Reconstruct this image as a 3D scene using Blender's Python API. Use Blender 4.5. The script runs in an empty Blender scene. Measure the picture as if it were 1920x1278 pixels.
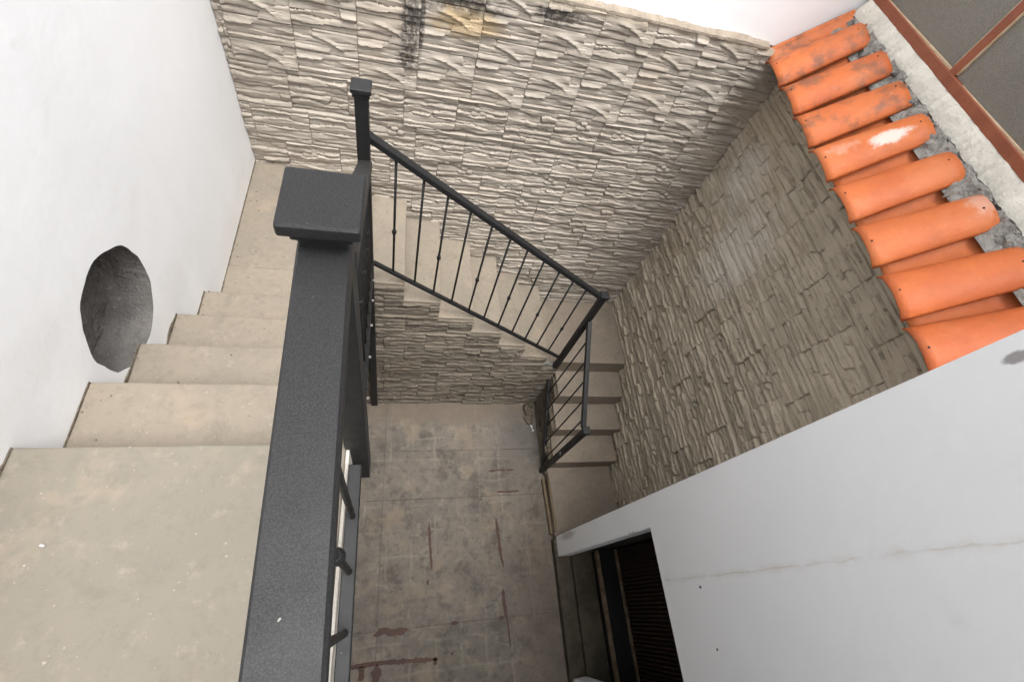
import bpy, bmesh, math, random
from mathutils import Vector, Matrix, noise as mnoise

random.seed(7)
scene = bpy.context.scene
col = scene.collection

# ------------------------------------------------------------------ camera, sky, sun, exposure
cam_data = bpy.data.cameras.new('camera')
cam_data.sensor_width = 36.0
cam_data.lens = 16.364
cam_data.clip_start = 0.02
cam_data.clip_end = 2000
cam = bpy.data.objects.new('camera', cam_data)
col.objects.link(cam)
CAM_R = Matrix(((0.9688972, -0.03826296, -0.24448755),
                (-0.08750025, 0.87118031, -0.48310307),
                (0.23147769, 0.48946993, 0.84073614)))
CAM_C = Vector((0.9664802, -2.76571433, 4.77795843))
cam.matrix_world = Matrix.Translation(CAM_C) @ CAM_R.to_4x4()
scene.camera = cam

SUN_DIR = Vector((0.14, -0.28, 0.94)).normalized()        # towards the sun
elev = math.asin(SUN_DIR.z)
azim = math.atan2(SUN_DIR.x, SUN_DIR.y)

world = bpy.data.worlds.new('World')
scene.world = world
world.use_nodes = True
wn, wl = world.node_tree.nodes, world.node_tree.links
wn.clear()
sky = wn.new('ShaderNodeTexSky'); sky.sky_type = 'NISHITA'; sky.sun_disc = False
sky.sun_elevation = elev; sky.sun_rotation = azim
sky.air_density = 1.0; sky.dust_density = 4.0; sky.ozone_density = 1.0
hsv = wn.new('ShaderNodeHueSaturation'); hsv.inputs['Saturation'].default_value = 0.12
bg = wn.new('ShaderNodeBackground'); bg.inputs['Strength'].default_value = 0.15
wo = wn.new('ShaderNodeOutputWorld')
wl.new(sky.outputs[0], hsv.inputs['Color']); wl.new(hsv.outputs[0], bg.inputs[0]); wl.new(bg.outputs[0], wo.inputs[0])

sun_data = bpy.data.lights.new('sun', 'SUN')
sun_data.energy = 1.3
sun_data.angle = math.radians(42)
sun_data.color = (1.0, 0.985, 0.96)
sun = bpy.data.objects.new('sun', sun_data)
col.objects.link(sun)
sun.rotation_euler = SUN_DIR.to_track_quat('Z', 'Y').to_euler()
sun.location = (2, -6, 9)

scene.view_settings.view_transform = 'Standard'
scene.view_settings.look = 'None'
scene.view_settings.gamma = 1
scene.view_settings.use_curve_mapping = False
scene.view_settings.exposure = 1.36
scene.cycles.use_adaptive_sampling = True
scene.cycles.adaptive_threshold = 0.03
scene.cycles.max_bounces = 5
scene.cycles.diffuse_bounces = 3

# ------------------------------------------------------------------ node helper
class NT:
    def __init__(s, name, rough=0.8, metallic=0.0, spec=0.3):
        s.m = bpy.data.materials.new(name); s.m.use_nodes = True
        s.t = s.m.node_tree; s.n = s.t.nodes; s.l = s.t.links
        s.b = s.n['Principled BSDF']
        s.b.inputs['Roughness'].default_value = rough
        s.b.inputs['Metallic'].default_value = metallic
        s.b.inputs['Specular IOR Level'].default_value = spec
        g = s.n.new('ShaderNodeNewGeometry'); s.pos = g.outputs['Position']
        s.xyz = s.n.new('ShaderNodeSeparateXYZ'); s.l.new(s.pos, s.xyz.inputs[0])
        s.X, s.Y, s.Z = s.xyz.outputs
        s._rnd = None; s.memo = {}
    def put(s, inp, v):
        if hasattr(v, 'is_linked') or hasattr(v, 'links'): s.l.new(v, inp)
        else: inp.default_value = v
    def rnd(s):
        if not s._rnd: s._rnd = s.n.new('ShaderNodeObjectInfo').outputs['Random']
        return s._rnd
    def math(s, op, a, b=0.0, c=0.0, clamp=False):
        n = s.n.new('ShaderNodeMath'); n.operation = op; n.use_clamp = clamp
        s.put(n.inputs[0], a); s.put(n.inputs[1], b); s.put(n.inputs[2], c)
        return n.outputs[0]
    def scaled(s, v, sc):
        n = s.n.new('ShaderNodeVectorMath'); n.operation = 'MULTIPLY'
        s.put(n.inputs[0], v); n.inputs[1].default_value = sc
        return n.outputs[0]
    def noise(s, scale, detail=4.0, rough=0.6, dist=0.0, vec=None, stretch=None):
        key = (scale, detail, rough, dist, stretch)
        if vec is None and key in s.memo: return s.memo[key]
        n = s.n.new('ShaderNodeTexNoise')
        v = vec if vec is not None else s.pos
        if stretch: v = s.scaled(v, stretch)
        s.l.new(v, n.inputs['Vector'])
        n.inputs['Scale'].default_value = scale; n.inputs['Detail'].default_value = detail
        n.inputs['Roughness'].default_value = rough; n.inputs['Distortion'].default_value = dist
        detail = min(detail, 4.0); n.inputs['Detail'].default_value = detail
        if vec is None: s.memo[key] = n.outputs['Fac']
        return n.outputs['Fac']
    def voro(s, scale, feature='F1', out='Distance', vec=None):
        n = s.n.new('ShaderNodeTexVoronoi'); n.feature = feature
        s.l.new(vec if vec is not None else s.pos, n.inputs['Vector'])
        n.inputs['Scale'].default_value = scale
        return n.outputs[out]
    def ramp(s, v, a, b):
        n = s.n.new('ShaderNodeMapRange'); n.interpolation_type = 'SMOOTHSTEP'
        s.put(n.inputs['Value'], v); n.inputs['From Min'].default_value = a; n.inputs['From Max'].default_value = b
        return n.outputs['Result']
    def mix(s, f, a, b, mode='MIX'):
        n = s.n.new('ShaderNodeMix'); n.data_type = 'RGBA'; n.blend_type = mode
        s.put(n.inputs[0], f)
        for i, v in ((6, a), (7, b)):
            if isinstance(v, tuple) and len(v) == 3: v = v + (1,)
            s.put(n.inputs[i], v)
        return n.outputs[2]
    def blob(s, centre, radii, soft=0.5, wob=0.5, nscale=8.0):
        """ragged ellipsoid mask around a point of the place"""
        d = None
        nz = s.noise(10.0 if nscale < 11 else (18.0 if nscale < 24 else 30.0), 3, 0.65)
        for ax, c, r in zip((s.X, s.Y, s.Z), centre, radii):
            if r is None: continue
            q = s.math('DIVIDE', s.math('SUBTRACT', ax, c), r)
            q = s.math('MULTIPLY', q, q)
            d = q if d is None else s.math('ADD', d, q)
        d = s.math('SQRT', d)
        d = s.math('ADD', d, s.math('MULTIPLY', s.math('SUBTRACT', nz, 0.5), wob * 4))
        return s.math('SUBTRACT', 1.0, s.ramp(d, 1.0 - soft, 1.0 + soft))
    def bump(s, heights, strength=0.3, dist=0.01):
        h = None
        for v, w in heights:
            q = s.math('MULTIPLY', v, w)
            h = q if h is None else s.math('ADD', h, q)
        n = s.n.new('ShaderNodeBump'); n.inputs['Strength'].default_value = strength; n.inputs['Distance'].default_value = dist
        s.l.new(h, n.inputs['Height']); s.l.new(n.outputs[0], s.b.inputs['Normal'])
    def color(s, c):
        if isinstance(c, tuple): c = c + (1,)
        s.put(s.b.inputs['Base Color'], c)
        return s.m

def smax(k, *ms):
    r = ms[0]
    for q in ms[1:]: r = k.math('MAXIMUM', r, q)
    return r

# ------------------------------------------------------------------ materials
def mat_plaster():
    k = NT('white_plaster', 0.75)
    c = k.mix(k.ramp(k.noise(1.3, 5), 0.35, 0.75), (0.86, 0.865, 0.875), (0.82, 0.825, 0.83))
    c = k.mix(k.math('MULTIPLY', k.ramp(k.noise(6, 6, 0.7), 0.6, 0.85), 0.5), c, (0.66, 0.655, 0.63))
    gr = smax(k, k.blob((0, -2.25, 3.36), (None, 0.25, 0.10), 0.7, 0.5, 9), k.blob((0, -1.55, 2.80), (None, 0.30, 0.10), 0.7, 0.5, 9), k.blob((0, -0.7, 2.38), (None, 0.45, 0.10), 0.7, 0.5, 9))
    c = k.mix(k.math('MULTIPLY', gr, 0.14), c, (0.50, 0.44, 0.35))
    c = k.mix(k.math('MULTIPLY', k.ramp(k.noise(3.0, 4, 0.6, stretch=(1, 1, 0.25)), 0.56, 0.75), 0.18), c, (0.70, 0.69, 0.66))
    sp = k.ramp(k.noise(55, 2, 0.5), 0.78, 0.84)
    c = k.mix(k.math('MULTIPLY', sp, 0.35), c, (0.40, 0.33, 0.25))
    k.bump([(k.noise(3, 4), 1.0), (k.noise(28, 5, 0.7), 0.15)], 0.22, 0.02)
    return k.color(c)

def mat_court_plaster():
    k = NT('court_plaster', 0.75)
    c = k.mix(k.ramp(k.noise(1.1, 5), 0.35, 0.75), (0.88, 0.88, 0.88), (0.84, 0.84, 0.84))
    c = k.mix(k.math('MULTIPLY', k.ramp(k.noise(5, 6, 0.7), 0.6, 0.85), 0.4), c, (0.74, 0.735, 0.71))
    # old hairline crack rising from the lintel
    w = k.math('MULTIPLY', k.math('SUBTRACT', k.noise(9, 4, 0.6), 0.5), 0.035)
    d = k.math('ABSOLUTE', k.math('ADD', k.math('ADD', k.Y, 2.748), w))
    crack = k.math('SUBTRACT', 1.0, k.ramp(d, 0.0012, 0.0055))
    halo = k.math('MULTIPLY', k.math('SUBTRACT', 1.0, k.ramp(d, 0.004, 0.03)), k.ramp(k.noise(14, 4), 0.35, 0.65))
    up = k.ramp(k.Z, 1.95, 2.0)
    crack = k.math('MULTIPLY', k.math('MULTIPLY', crack, up), k.ramp(k.noise(6, 3), 0.3, 0.6))
    c = k.mix(k.math('MULTIPLY', k.math('MULTIPLY', halo, up), 0.20), c, (0.62, 0.53, 0.40))
    c = k.mix(k.math('MULTIPLY', crack, 0.3), c, (0.46, 0.37, 0.26))
    st = smax(k, k.blob((2.57, -2.46, 1.66), (0.06, 0.022, 0.05), 0.35, 0.5, 30),
              k.blob((2.57, -2.30, 0.42), (0.06, 0.03, 0.16), 0.5, 0.5, 20))
    c = k.mix(k.math('MULTIPLY', st, 0.55), c, (0.30, 0.24, 0.20))
    dots = smax(k, k.blob((2.57, -2.796, 2.319), (0.05, 0.007, 0.011), 0.2, 0.1, 40),
                k.blob((2.57, -3.07, 2.33), (0.05, 0.006, 0.008), 0.2, 0.1, 40))
    c = k.mix(k.math('MULTIPLY', dots, 0.9), c, (0.05, 0.04, 0.04))
    c = k.mix(k.math('MULTIPLY', k.blob((2.572, -2.322, 4.03), (0.05, 0.014, 0.035), 0.3, 0.3, 30), 0.7), c, (0.13, 0.10, 0.09))
    moss = k.math('MULTIPLY', k.math('SUBTRACT', 1.0, k.ramp(k.math('ADD', k.Z, k.math('MULTIPLY', k.noise(9, 5), 0.22)), 0.17, 0.26)), 0.9)
    c = k.mix(moss, c, (0.115, 0.10, 0.055))
    k.bump([(k.noise(3, 4), 1.0), (k.noise(28, 5, 0.7), 0.15), (crack, -0.1)], 0.22, 0.02)
    return k.color(c)

def mat_concrete(name, a, b, dark, seedoff=0.0):
    k = NT(name, 0.72, spec=0.35)
    c = k.mix(k.ramp(k.noise(2.2, 6, 0.62, 0.4), 0.35, 0.68), a, b)
    c = k.mix(k.math('MULTIPLY', k.ramp(k.noise(7, 6, 0.7, 0.5), 0.52, 0.74), 0.65), c, dark)
    c = k.mix(k.math('MULTIPLY', k.ramp(k.noise(4.3, 5, 0.6), 0.55, 0.75), 0.35), c, (0.37, 0.275, 0.19))
    c = k.mix(k.math('MULTIPLY', k.ramp(k.noise(34, 4, 0.72), 0.48, 0.70), 0.4), c, dark)
    c = k.mix(k.math('MULTIPLY', k.ramp(k.noise(19, 4, 0.7), 0.56, 0.74), 0.22), c, (0.40, 0.355, 0.285))
    c = k.mix(k.math('MULTIPLY', k.ramp(k.noise(210, 2, 0.6), 0.66, 0.76), 0.5), c, (0.20, 0.17, 0.13))
    c = k.mix(k.math('MULTIPLY', k.ramp(k.noise(95, 3, 0.5), 0.70, 0.78), 0.5), c, (0.50, 0.45, 0.37))
    c = k.mix(0.12, c, k.mix(k.rnd(), (0.22, 0.19, 0.155), (0.50, 0.43, 0.34)))
    # hair-thin scratches
    sc = k.voro(3.0, 'DISTANCE_TO_EDGE', vec=k.scaled(k.pos, (1, 1, 1)))
    k.bump([(k.noise(14, 6, 0.7), 1.0), (k.noise(120, 3, 0.6), 0.2)], 0.4, 0.006)
    k.put(k.b.inputs['Roughness'], k.math('ADD', 0.6, k.math('MULTIPLY', k.noise(8, 4), 0.25)))
    return k.color(c)

def mat_floor():
    k = NT('court_floor', 0.7, spec=0.35)
    c = k.mix(k.ramp(k.noise(2.0, 6, 0.6), 0.36, 0.66), (0.1834, 0.1554, 0.1260), (0.1414, 0.1232, 0.1022))
    c = k.mix(k.math('MULTIPLY', k.ramp(k.noise(4.2, 4, 0.62), 0.50, 0.68), 0.75), c, (0.0735, 0.0644, 0.0525))
    c = k.mix(k.math('MULTIPLY', k.ramp(k.noise(24, 4, 0.72), 0.48, 0.68), 0.5), c, (0.0875, 0.0756, 0.0616))
    c = k.mix(k.math('MULTIPLY', k.ramp(k.noise(38, 4, 0.7), 0.54, 0.70), 0.45), c, (0.2940, 0.2520, 0.1995))
    c = k.mix(k.math('MULTIPLY', k.ramp(k.noise(3.2, 4, 0.6), 0.52, 0.68), 0.6), c, (0.2520, 0.1960, 0.1365))
    c = k.mix(k.math('MULTIPLY', k.ramp(k.noise(9.5, 4, 0.7), 0.52, 0.66), 0.6), c, (0.0784, 0.0679, 0.0553))
    c = k.mix(k.math('MULTIPLY', k.ramp(k.noise(7.3, 4, 0.7), 0.54, 0.68), 0.6), c, (0.2590, 0.2170, 0.1715))
    # pale ghosts of the tile joints that were once bedded here
    for ax, off in ((k.X, 0.02), (k.Y, 0.0)):
        wv = k.math('ADD', k.math('ADD', ax, 10.0 + off), k.math('MULTIPLY', k.math('SUBTRACT', k.noise(5, 4), 0.5), 0.07))
        f = k.math('FRACT', k.math('DIVIDE', wv, 0.222))
        d = k.math('ABSOLUTE', k.math('SUBTRACT', f, 0.5))
        g = k.math('SUBTRACT', 1.0, k.ramp(d, 0.015, 0.075))
        g = k.math('MULTIPLY', g, k.ramp(k.noise(2.7, 4), 0.42, 0.66))
        c = k.mix(k.math('MULTIPLY', g, 0.42), c, (0.2730, 0.2380, 0.1960))
    # faint curls left by the bedding mortar
    wv = k.n.new('ShaderNodeTexVoronoi'); wv.feature = 'DISTANCE_TO_EDGE'; wv.inputs['Scale'].default_value = 9
    vm = k.n.new('ShaderNodeVectorMath'); vm.operation = 'ADD'
    nz = k.n.new('ShaderNodeTexNoise'); nz.inputs['Scale'].default_value = 6; k.l.new(k.pos, nz.inputs['Vector'])
    k.l.new(k.pos, vm.inputs[0]); k.l.new(k.scaled(nz.outputs['Color'], (0.1750, 0.1750, 0.1750)), vm.inputs[1]); k.l.new(vm.outputs[0], wv.inputs['Vector'])
    curl = k.math('MULTIPLY', k.math('SUBTRACT', 1.0, k.ramp(wv.outputs['Distance'], 0.0, 0.05)), k.ramp(k.noise(4, 3), 0.5, 0.7))
    c = k.mix(k.math('MULTIPLY', curl, 0.35), c, (0.3150, 0.2765, 0.2310))
    c = k.mix(k.math('MULTIPLY', k.ramp(k.noise(70, 3, 0.6), 0.68, 0.75), 0.7), c, (0.0700, 0.0560, 0.0490))
    # brown smear along the foot of the back wall, darker patch near the right corner
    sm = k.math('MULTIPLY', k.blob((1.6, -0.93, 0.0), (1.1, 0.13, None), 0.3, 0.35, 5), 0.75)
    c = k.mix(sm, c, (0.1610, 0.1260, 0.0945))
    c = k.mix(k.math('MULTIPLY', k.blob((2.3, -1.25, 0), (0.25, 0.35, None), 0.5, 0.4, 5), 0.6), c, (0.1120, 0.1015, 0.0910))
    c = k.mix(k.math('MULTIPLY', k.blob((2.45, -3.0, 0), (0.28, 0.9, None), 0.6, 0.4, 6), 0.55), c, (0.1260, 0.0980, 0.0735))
    k.bump([(k.noise(12, 6, 0.7), 1.0), (k.noise(60, 4, 0.6), 0.3), (curl, 0.25)], 0.45, 0.008)
    k.put(k.b.inputs['Roughness'], k.math('ADD', 0.5, k.math('MULTIPLY', k.noise(5, 5), 0.35)))
    return k.color(c)

def mat_stone(name, a, b, dirt, stains=False, warm=(0.5, 0.40, 0.30), bloom=False):
    k = NT(name, 0.82, spec=0.25)
    c = k.mix(k.ramp(k.noise(3.0, 5, 0.6), 0.35, 0.68), a, b)
    c = k.mix(k.math('MULTIPLY', k.rnd(), 0.55), c, b)
    c = k.mix(k.math('MULTIPLY', k.ramp(k.noise(1.7, 4, 0.5), 0.55, 0.75), 0.45), c, warm)
    st = (1, 1, 7)
    c = k.mix(k.math('MULTIPLY', k.ramp(k.noise(16, 5, 0.7, 0.3, stretch=st), 0.52, 0.75), 0.5), c, dirt)
    c = k.mix(k.math('MULTIPLY', k.ramp(k.noise(60, 4, 0.7), 0.6, 0.8), 0.3), c, dirt)
    if bloom:   # pale lime bloom down the middle of the wall
        m = smax(k, k.blob((0, -0.35, 2.95), (None, 0.16, 0.22), 0.6, 0.5, 9), k.blob((0, -0.75, 2.65), (None, 0.22, 0.35), 0.6, 0.5, 9))
        c = k.mix(k.math('MULTIPLY', m, 0.45), c, (0.60, 0.575, 0.53))
    if stains:
        m = smax(k, k.blob((0.985, 0, 3.36), (0.05, None, 0.24), 0.45, 0.45, 14),
                 k.blob((0.97, 0, 3.18), (0.05, None, 0.055), 0.3, 0.3, 16),
                 k.blob((1.045, 0, 3.40), (0.014, None, 0.2), 0.4, 0.3, 16),
                 k.blob((1.77, 0, 3.565), (0.14, None, 0.04), 0.5, 0.5, 14),
                 k.blob((1.25, 0, 3.52), (0.18, None, 0.05), 0.5, 0.5, 12))
        m = k.math('MULTIPLY', m, k.ramp(k.noise(45, 4, 0.7), 0.3, 0.55))
        c = k.mix(k.math('MULTIPLY', m, 0.9), c, (0.055, 0.05, 0.045))
        o = k.blob((1.28, 0, 3.43), (0.17, None, 0.07), 0.5, 0.5, 9)
        c = k.mix(k.math('MULTIPLY', o, 0.65), c, (0.42, 0.30, 0.15))
        top = k.blob((2.3, 0, 3.63), (1.2, None, 0.02), 0.5, 0.4, 12)
        c = k.mix(k.math('MULTIPLY', top, 0.5), c, (0.36, 0.30, 0.22))
    k.bump([(k.noise(22, 6, 0.7, stretch=(1, 1, 4)), 1.0), (k.noise(140, 3, 0.6), 0.2)], 0.45, 0.006)
    return k.color(c)

def mat_metal():
    k = NT('black_hammered_paint', 0.45, 0.0, 0.38)
    v = k.voro(260, 'SMOOTH_F1')
    c = k.mix(k.ramp(k.noise(560, 2, 0.6), 0.40, 0.64), (0.0065, 0.0065, 0.0068), (0.020, 0.020, 0.0205))
    c = k.mix(k.math('MULTIPLY', k.ramp(k.noise(90, 2, 0.5), 0.76, 0.80), 0.8), c, (0.30, 0.28, 0.25))
    c = k.mix(k.math('MULTIPLY', k.ramp(k.noise(6, 5, 0.7), 0.55, 0.8), 0.4), c, (0.018, 0.0175, 0.017))
    k.bump([(v, 1.0), (k.noise(260, 2), 0.5)], 0.12, 0.0010)
    k.put(k.b.inputs['Roughness'], k.math('ADD', 0.42, k.math('MULTIPLY', k.noise(25, 4), 0.25)))
    return k.color(c)

def mat_tile():
    k = NT('orange_glazed_clay', 0.5, spec=0.4)
    c = k.mix(k.ramp(k.noise(5, 5, 0.6), 0.35, 0.7), (0.50, 0.125, 0.033), (0.41, 0.090, 0.025))
    c = k.mix(k.math('MULTIPLY', k.rnd(), 0.35), c, (0.55, 0.17, 0.05))
    far = k.math('SUBTRACT', 1.0, k.ramp(k.Y, -0.85, -0.75))
    near = k.math('SUBTRACT', 1.0, far)
    soot = k.math('MULTIPLY', k.ramp(k.noise(11, 4, 0.7), 0.46, 0.68), k.math('ADD', 0.12, k.math('MULTIPLY', near, 0.62)))
    c = k.mix(soot, c, (0.13, 0.065, 0.04))
    c = k.mix(k.math('MULTIPLY', k.ramp(k.noise(70, 4, 0.7), 0.66, 0.76), 0.55), c, (0.12, 0.06, 0.04))
    # splash of lime wash on one tile, thin lime bloom on others
    lime = k.blob((3.27, -0.96, 3.80), (0.065, 0.032, None), 0.3, 0.35, 26)
    lime = smax(k, lime, k.math('MULTIPLY', k.blob((3.39, -1.46, 3.86), (0.035, 0.06, None), 0.5, 0.6, 26), 0.4),
                k.math('MULTIPLY', k.blob((3.12, -0.93, 3.65), (0.05, 0.03, None), 0.5, 0.8, 26), 0.22))
    c = k.mix(k.math('MULTIPLY', lime, 0.8), c, (0.62, 0.58, 0.53))
    c = k.mix(k.math('MULTIPLY', k.ramp(k.noise(3.5, 4, 0.65), 0.50, 0.72), 0.45), c, (0.50, 0.19, 0.085))
    c = k.mix(k.math('MULTIPLY', k.ramp(k.noise(26, 4, 0.7), 0.62, 0.78), 0.4), c, (0.56, 0.32, 0.21))
    k.bump([(k.noise(18, 5, 0.65), 1.0), (k.noise(120, 3, 0.6), 0.5)], 0.45, 0.006)
    k.put(k.b.inputs['Roughness'], k.math('ADD', 0.42, k.math('MULTIPLY', k.noise(12, 4), 0.3)))
    return k.color(c)

def mat_simple(name, a, b, scale=12, rough=0.85, bump=0.6, dist=0.01, spec=0.25, speck=None):
    k = NT(name, rough, spec=spec)
    c = k.mix(k.ramp(k.noise(scale, 6, 0.68, 0.2), 0.35, 0.68), a, b)
    if speck: c = k.mix(k.math('MULTIPLY', k.ramp(k.noise(scale * 6, 3, 0.6), 0.6, 0.72), 0.7), c, speck)
    k.bump([(k.noise(scale * 1.5, 6, 0.7), 1.0), (k.noise(scale * 9, 4, 0.65), 0.3)], bump, dist)
    return k.color(c)

def mat_glass():
    k = NT('obscured_glass', 0.32, spec=0.5)
    v = k.voro(230)
    c = k.mix(k.ramp(v, 0.15, 0.55), (0.1105, 0.1020, 0.0850), (0.2210, 0.2040, 0.1700))
    c = k.mix(k.math('MULTIPLY', k.ramp(k.noise(3, 4), 0.4, 0.7), 0.4), c, (0.1445, 0.1360, 0.1190))
    k.b.inputs['Transmission Weight'].default_value = 0.15
    k.bump([(v, 1.0)], 0.35, 0.004)
    return k.color(c)

M = dict(
    plaster=mat_plaster(), court=mat_court_plaster(), floor=mat_floor(),
    tread=mat_concrete('stair_concrete', (0.2249, 0.1899, 0.1470), (0.1913, 0.1635, 0.1292), (0.1321, 0.1114, 0.0857)),
    landing=mat_concrete('landing_concrete', (0.1777, 0.1596, 0.1261), (0.1568, 0.1429, 0.1150), (0.1150, 0.1052, 0.0836)),
    tread_low=mat_concrete('lower_concrete', (0.2516, 0.2074, 0.1598), (0.2108, 0.1734, 0.1360), (0.1428, 0.1156, 0.0884)),
    stone_b=mat_stone('pale_cast_stone', (0.4166, 0.3718, 0.3198), (0.3377, 0.2972, 0.2491), (0.2148, 0.1826, 0.1433), True),
    stone_r=mat_stone('weathered_cast_stone', (0.4989, 0.4353, 0.3408), (0.4029, 0.3488, 0.2682), (0.1919, 0.1555, 0.1108), False, (0.3453, 0.2686, 0.1818), True),
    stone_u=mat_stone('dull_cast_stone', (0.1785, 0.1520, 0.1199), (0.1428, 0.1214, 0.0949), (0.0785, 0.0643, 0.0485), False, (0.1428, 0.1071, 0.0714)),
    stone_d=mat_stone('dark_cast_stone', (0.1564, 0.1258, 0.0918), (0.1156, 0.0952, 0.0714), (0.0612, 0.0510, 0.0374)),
    metal=mat_metal(), tile=mat_tile(),
    mortar=mat_simple('grey_mortar', (0.3034, 0.2890, 0.2637), (0.2023, 0.1915, 0.1734), 14, 0.95, 1.0, 0.02, speck=(0.0723, 0.0650, 0.0578)),
    lip=mat_simple('tan_mortar_lip', (0.3323, 0.2818, 0.2240), (0.2456, 0.2059, 0.1626), 12, 0.95, 0.9, 0.012, speck=(0.1590, 0.1300, 0.1011)),
    lime=mat_simple('cream_lime_render', (0.6120, 0.5780, 0.5100), (0.5100, 0.4760, 0.4165), 9, 0.9, 0.8, 0.015, speck=(0.3570, 0.3230, 0.2720)),
    dirt=mat_simple('crumbled_brown_mortar', (0.1870, 0.1530, 0.1148), (0.1020, 0.0808, 0.0595), 25, 0.95, 1.0, 0.01, speck=(0.0850, 0.0595, 0.0425)),
    frame=mat_simple('red_brown_paint', (0.2720, 0.0782, 0.0340), (0.2176, 0.0578, 0.0245), 10, 0.45, 0.3, 0.004, 0.45, speck=(0.1224, 0.0272, 0.0136)),
    putty=mat_simple('pale_putty', (0.5270, 0.3995, 0.2805), (0.4250, 0.2890, 0.1700), 18, 0.7),
    niche=mat_simple('rough_niche_mortar', (0.1901, 0.1780, 0.1658), (0.1335, 0.1261, 0.1181), 9, 0.95, 1.0, 0.03, speck=(0.2912, 0.2750, 0.2589)),
    red=mat_simple('red_oxide_residue', (0.1010, 0.0539, 0.0428), (0.0765, 0.0440, 0.0355), 18, 0.6, 0.5, 0.004, speck=(0.0979, 0.0551, 0.0428)),
    rust=mat_simple('rusty_iron', (0.0446, 0.0190, 0.0119), (0.0238, 0.0119, 0.0083), 20, 0.8, 0.6, 0.004),
    wood=mat_simple('weathered_wood', (0.2040, 0.1530, 0.0986), (0.1224, 0.0884, 0.0544), 10, 0.8, 0.6, 0.006, speck=(0.1020, 0.0680, 0.0408)),
    brown_concrete=mat_simple('dark_brown_concrete', (0.0861, 0.0714, 0.0497), (0.0478, 0.0408, 0.0287), 5, 0.7, 0.6, 0.01, speck=(0.0829, 0.0734, 0.0446)),  # dark olive-brown shared by the mossy kerb and passage floor
    shade_black=mat_simple('shade_black_surface', (0.0131, 0.0137, 0.0143), (0.0083, 0.0083, 0.0083), 6, 0.6, 0.4, 0.004),  # near-black that puts the shade inside the doorway into the colour
    flake=mat_simple('white_flake', (0.6630, 0.6630, 0.6630), (0.5525, 0.5525, 0.5610), 18, 0.6),
    earth=mat_simple('bare_ground', (0.1870, 0.1615, 0.1275), (0.1360, 0.1190, 0.0935), 2, 0.95),
    glass=mat_glass(),
    dark=mat_simple('shade_dark_paint', (0.0714, 0.0654, 0.0565), (0.0536, 0.0476, 0.0416), 4, 0.9),  # dark paint stands in for the shade of the closed rooms
)

# ------------------------------------------------------------------ object helpers
def link(name, me, mat, parent=None):
    o = bpy.data.objects.new(name, me); col.objects.link(o)
    if mat is not None and not me.materials: me.materials.append(mat)
    if parent: o.parent = parent
    return o

def tag(o, label=None, cat=None, group=None, kind=None):
    if label: o['label'] = label
    if cat: o['category'] = cat
    if group: o['group'] = group
    if kind: o['kind'] = kind
    return o

def thing(name, label=None, cat=None, group=None, kind=None):
    o = bpy.data.objects.new(name, None); col.objects.link(o); o.empty_display_size = 0.1
    return tag(o, label, cat, group, kind)

def pydata(name, vs, fs, mat, parent=None, smooth=False):
    me = bpy.data.meshes.new(name); me.from_pydata(vs, [], fs); me.update()
    if smooth:
        for p in me.polygons: p.use_smooth = True
    return link(name, me, mat, parent)

def bm_obj(name, bm, mat, parent=None, smooth=False):
    bmesh.ops.recalc_face_normals(bm, faces=bm.faces)
    me = bpy.data.meshes.new(name); bm.to_mesh(me); bm.free()
    if smooth:
        for p in me.polygons: p.use_smooth = True
    return link(name, me, mat, parent)

def add_box(bm, lo, hi, bev=0.0, seg=2, mtx=None):
    r = bmesh.ops.create_cube(bm, size=1.0)
    vs = r['verts']
    for v in vs:
        v.co = Vector([lo[i] + (v.co[i] + 0.5) * (hi[i] - lo[i]) for i in range(3)])
    if bev > 0:
        es = list({e for v in vs for e in v.link_edges})
        rr = bmesh.ops.bevel(bm, geom=es, offset=bev, segments=seg, affect='EDGES', profile=0.6)
        vs = list({v for f in rr['faces'] for v in f.verts} | {v for v in vs if v.is_valid})
    if mtx is not None:
        for v in vs: v.co = mtx @ v.co
    return vs

def box(name, lo, hi, mat, parent=None, bev=0.0, seg=2):
    bm = bmesh.new(); add_box(bm, lo, hi, bev, seg)
    return bm_obj(name, bm, mat, parent)

def rough_box(name, lo, hi, mat, parent=None, cell=0.06, bev=0.008, amp=0.003, freq=9.0, seed=0.0, skip=()):
    """a cast block: subdivided, rounded edges, slightly uneven faces and worn corners"""
    bm = bmesh.new()
    n = [max(1, min(40, int(round((hi[i] - lo[i]) / cell)))) for i in range(3)]
    keys = {}
    def vert(p):
        q = tuple(round(c, 5) for c in p)
        if q not in keys: keys[q] = bm.verts.new(p)
        return keys[q]
    for ax in range(3):
        a, b = [(1, 2), (0, 2), (0, 1)][ax]
        for side in (0, 1):
            for i in range(n[a]):
                for j in range(n[b]):
                    ps = []
                    for di, dj in ((0, 0), (1, 0), (1, 1), (0, 1)):
                        p = [0, 0, 0]
                        p[ax] = (lo, hi)[side][ax]
                        p[a] = lo[a] + (hi[a] - lo[a]) * (i + di) / n[a]
                        p[b] = lo[b] + (hi[b] - lo[b]) * (j + dj) / n[b]
                        ps.append(vert(p))
                    bm.faces.new(ps)
    bmesh.ops.recalc_face_normals(bm, faces=bm.faces)
    if bev > 0:
        es = [e for e in bm.edges if len(e.link_faces) == 2 and e.calc_face_angle(0) > 1.0]
        bmesh.ops.bevel(bm, geom=es, offset=bev, segments=2, affect='EDGES', profile=0.55)
    for v in bm.verts:
        p = v.co + Vector((seed, seed * 1.7, -seed))
        d = mnoise.noise_vector(p * freq) * amp + mnoise.noise_vector(p * freq * 4) * amp * 0.35
        v.co += d
    return bm_obj(name, bm, mat, parent)

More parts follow.
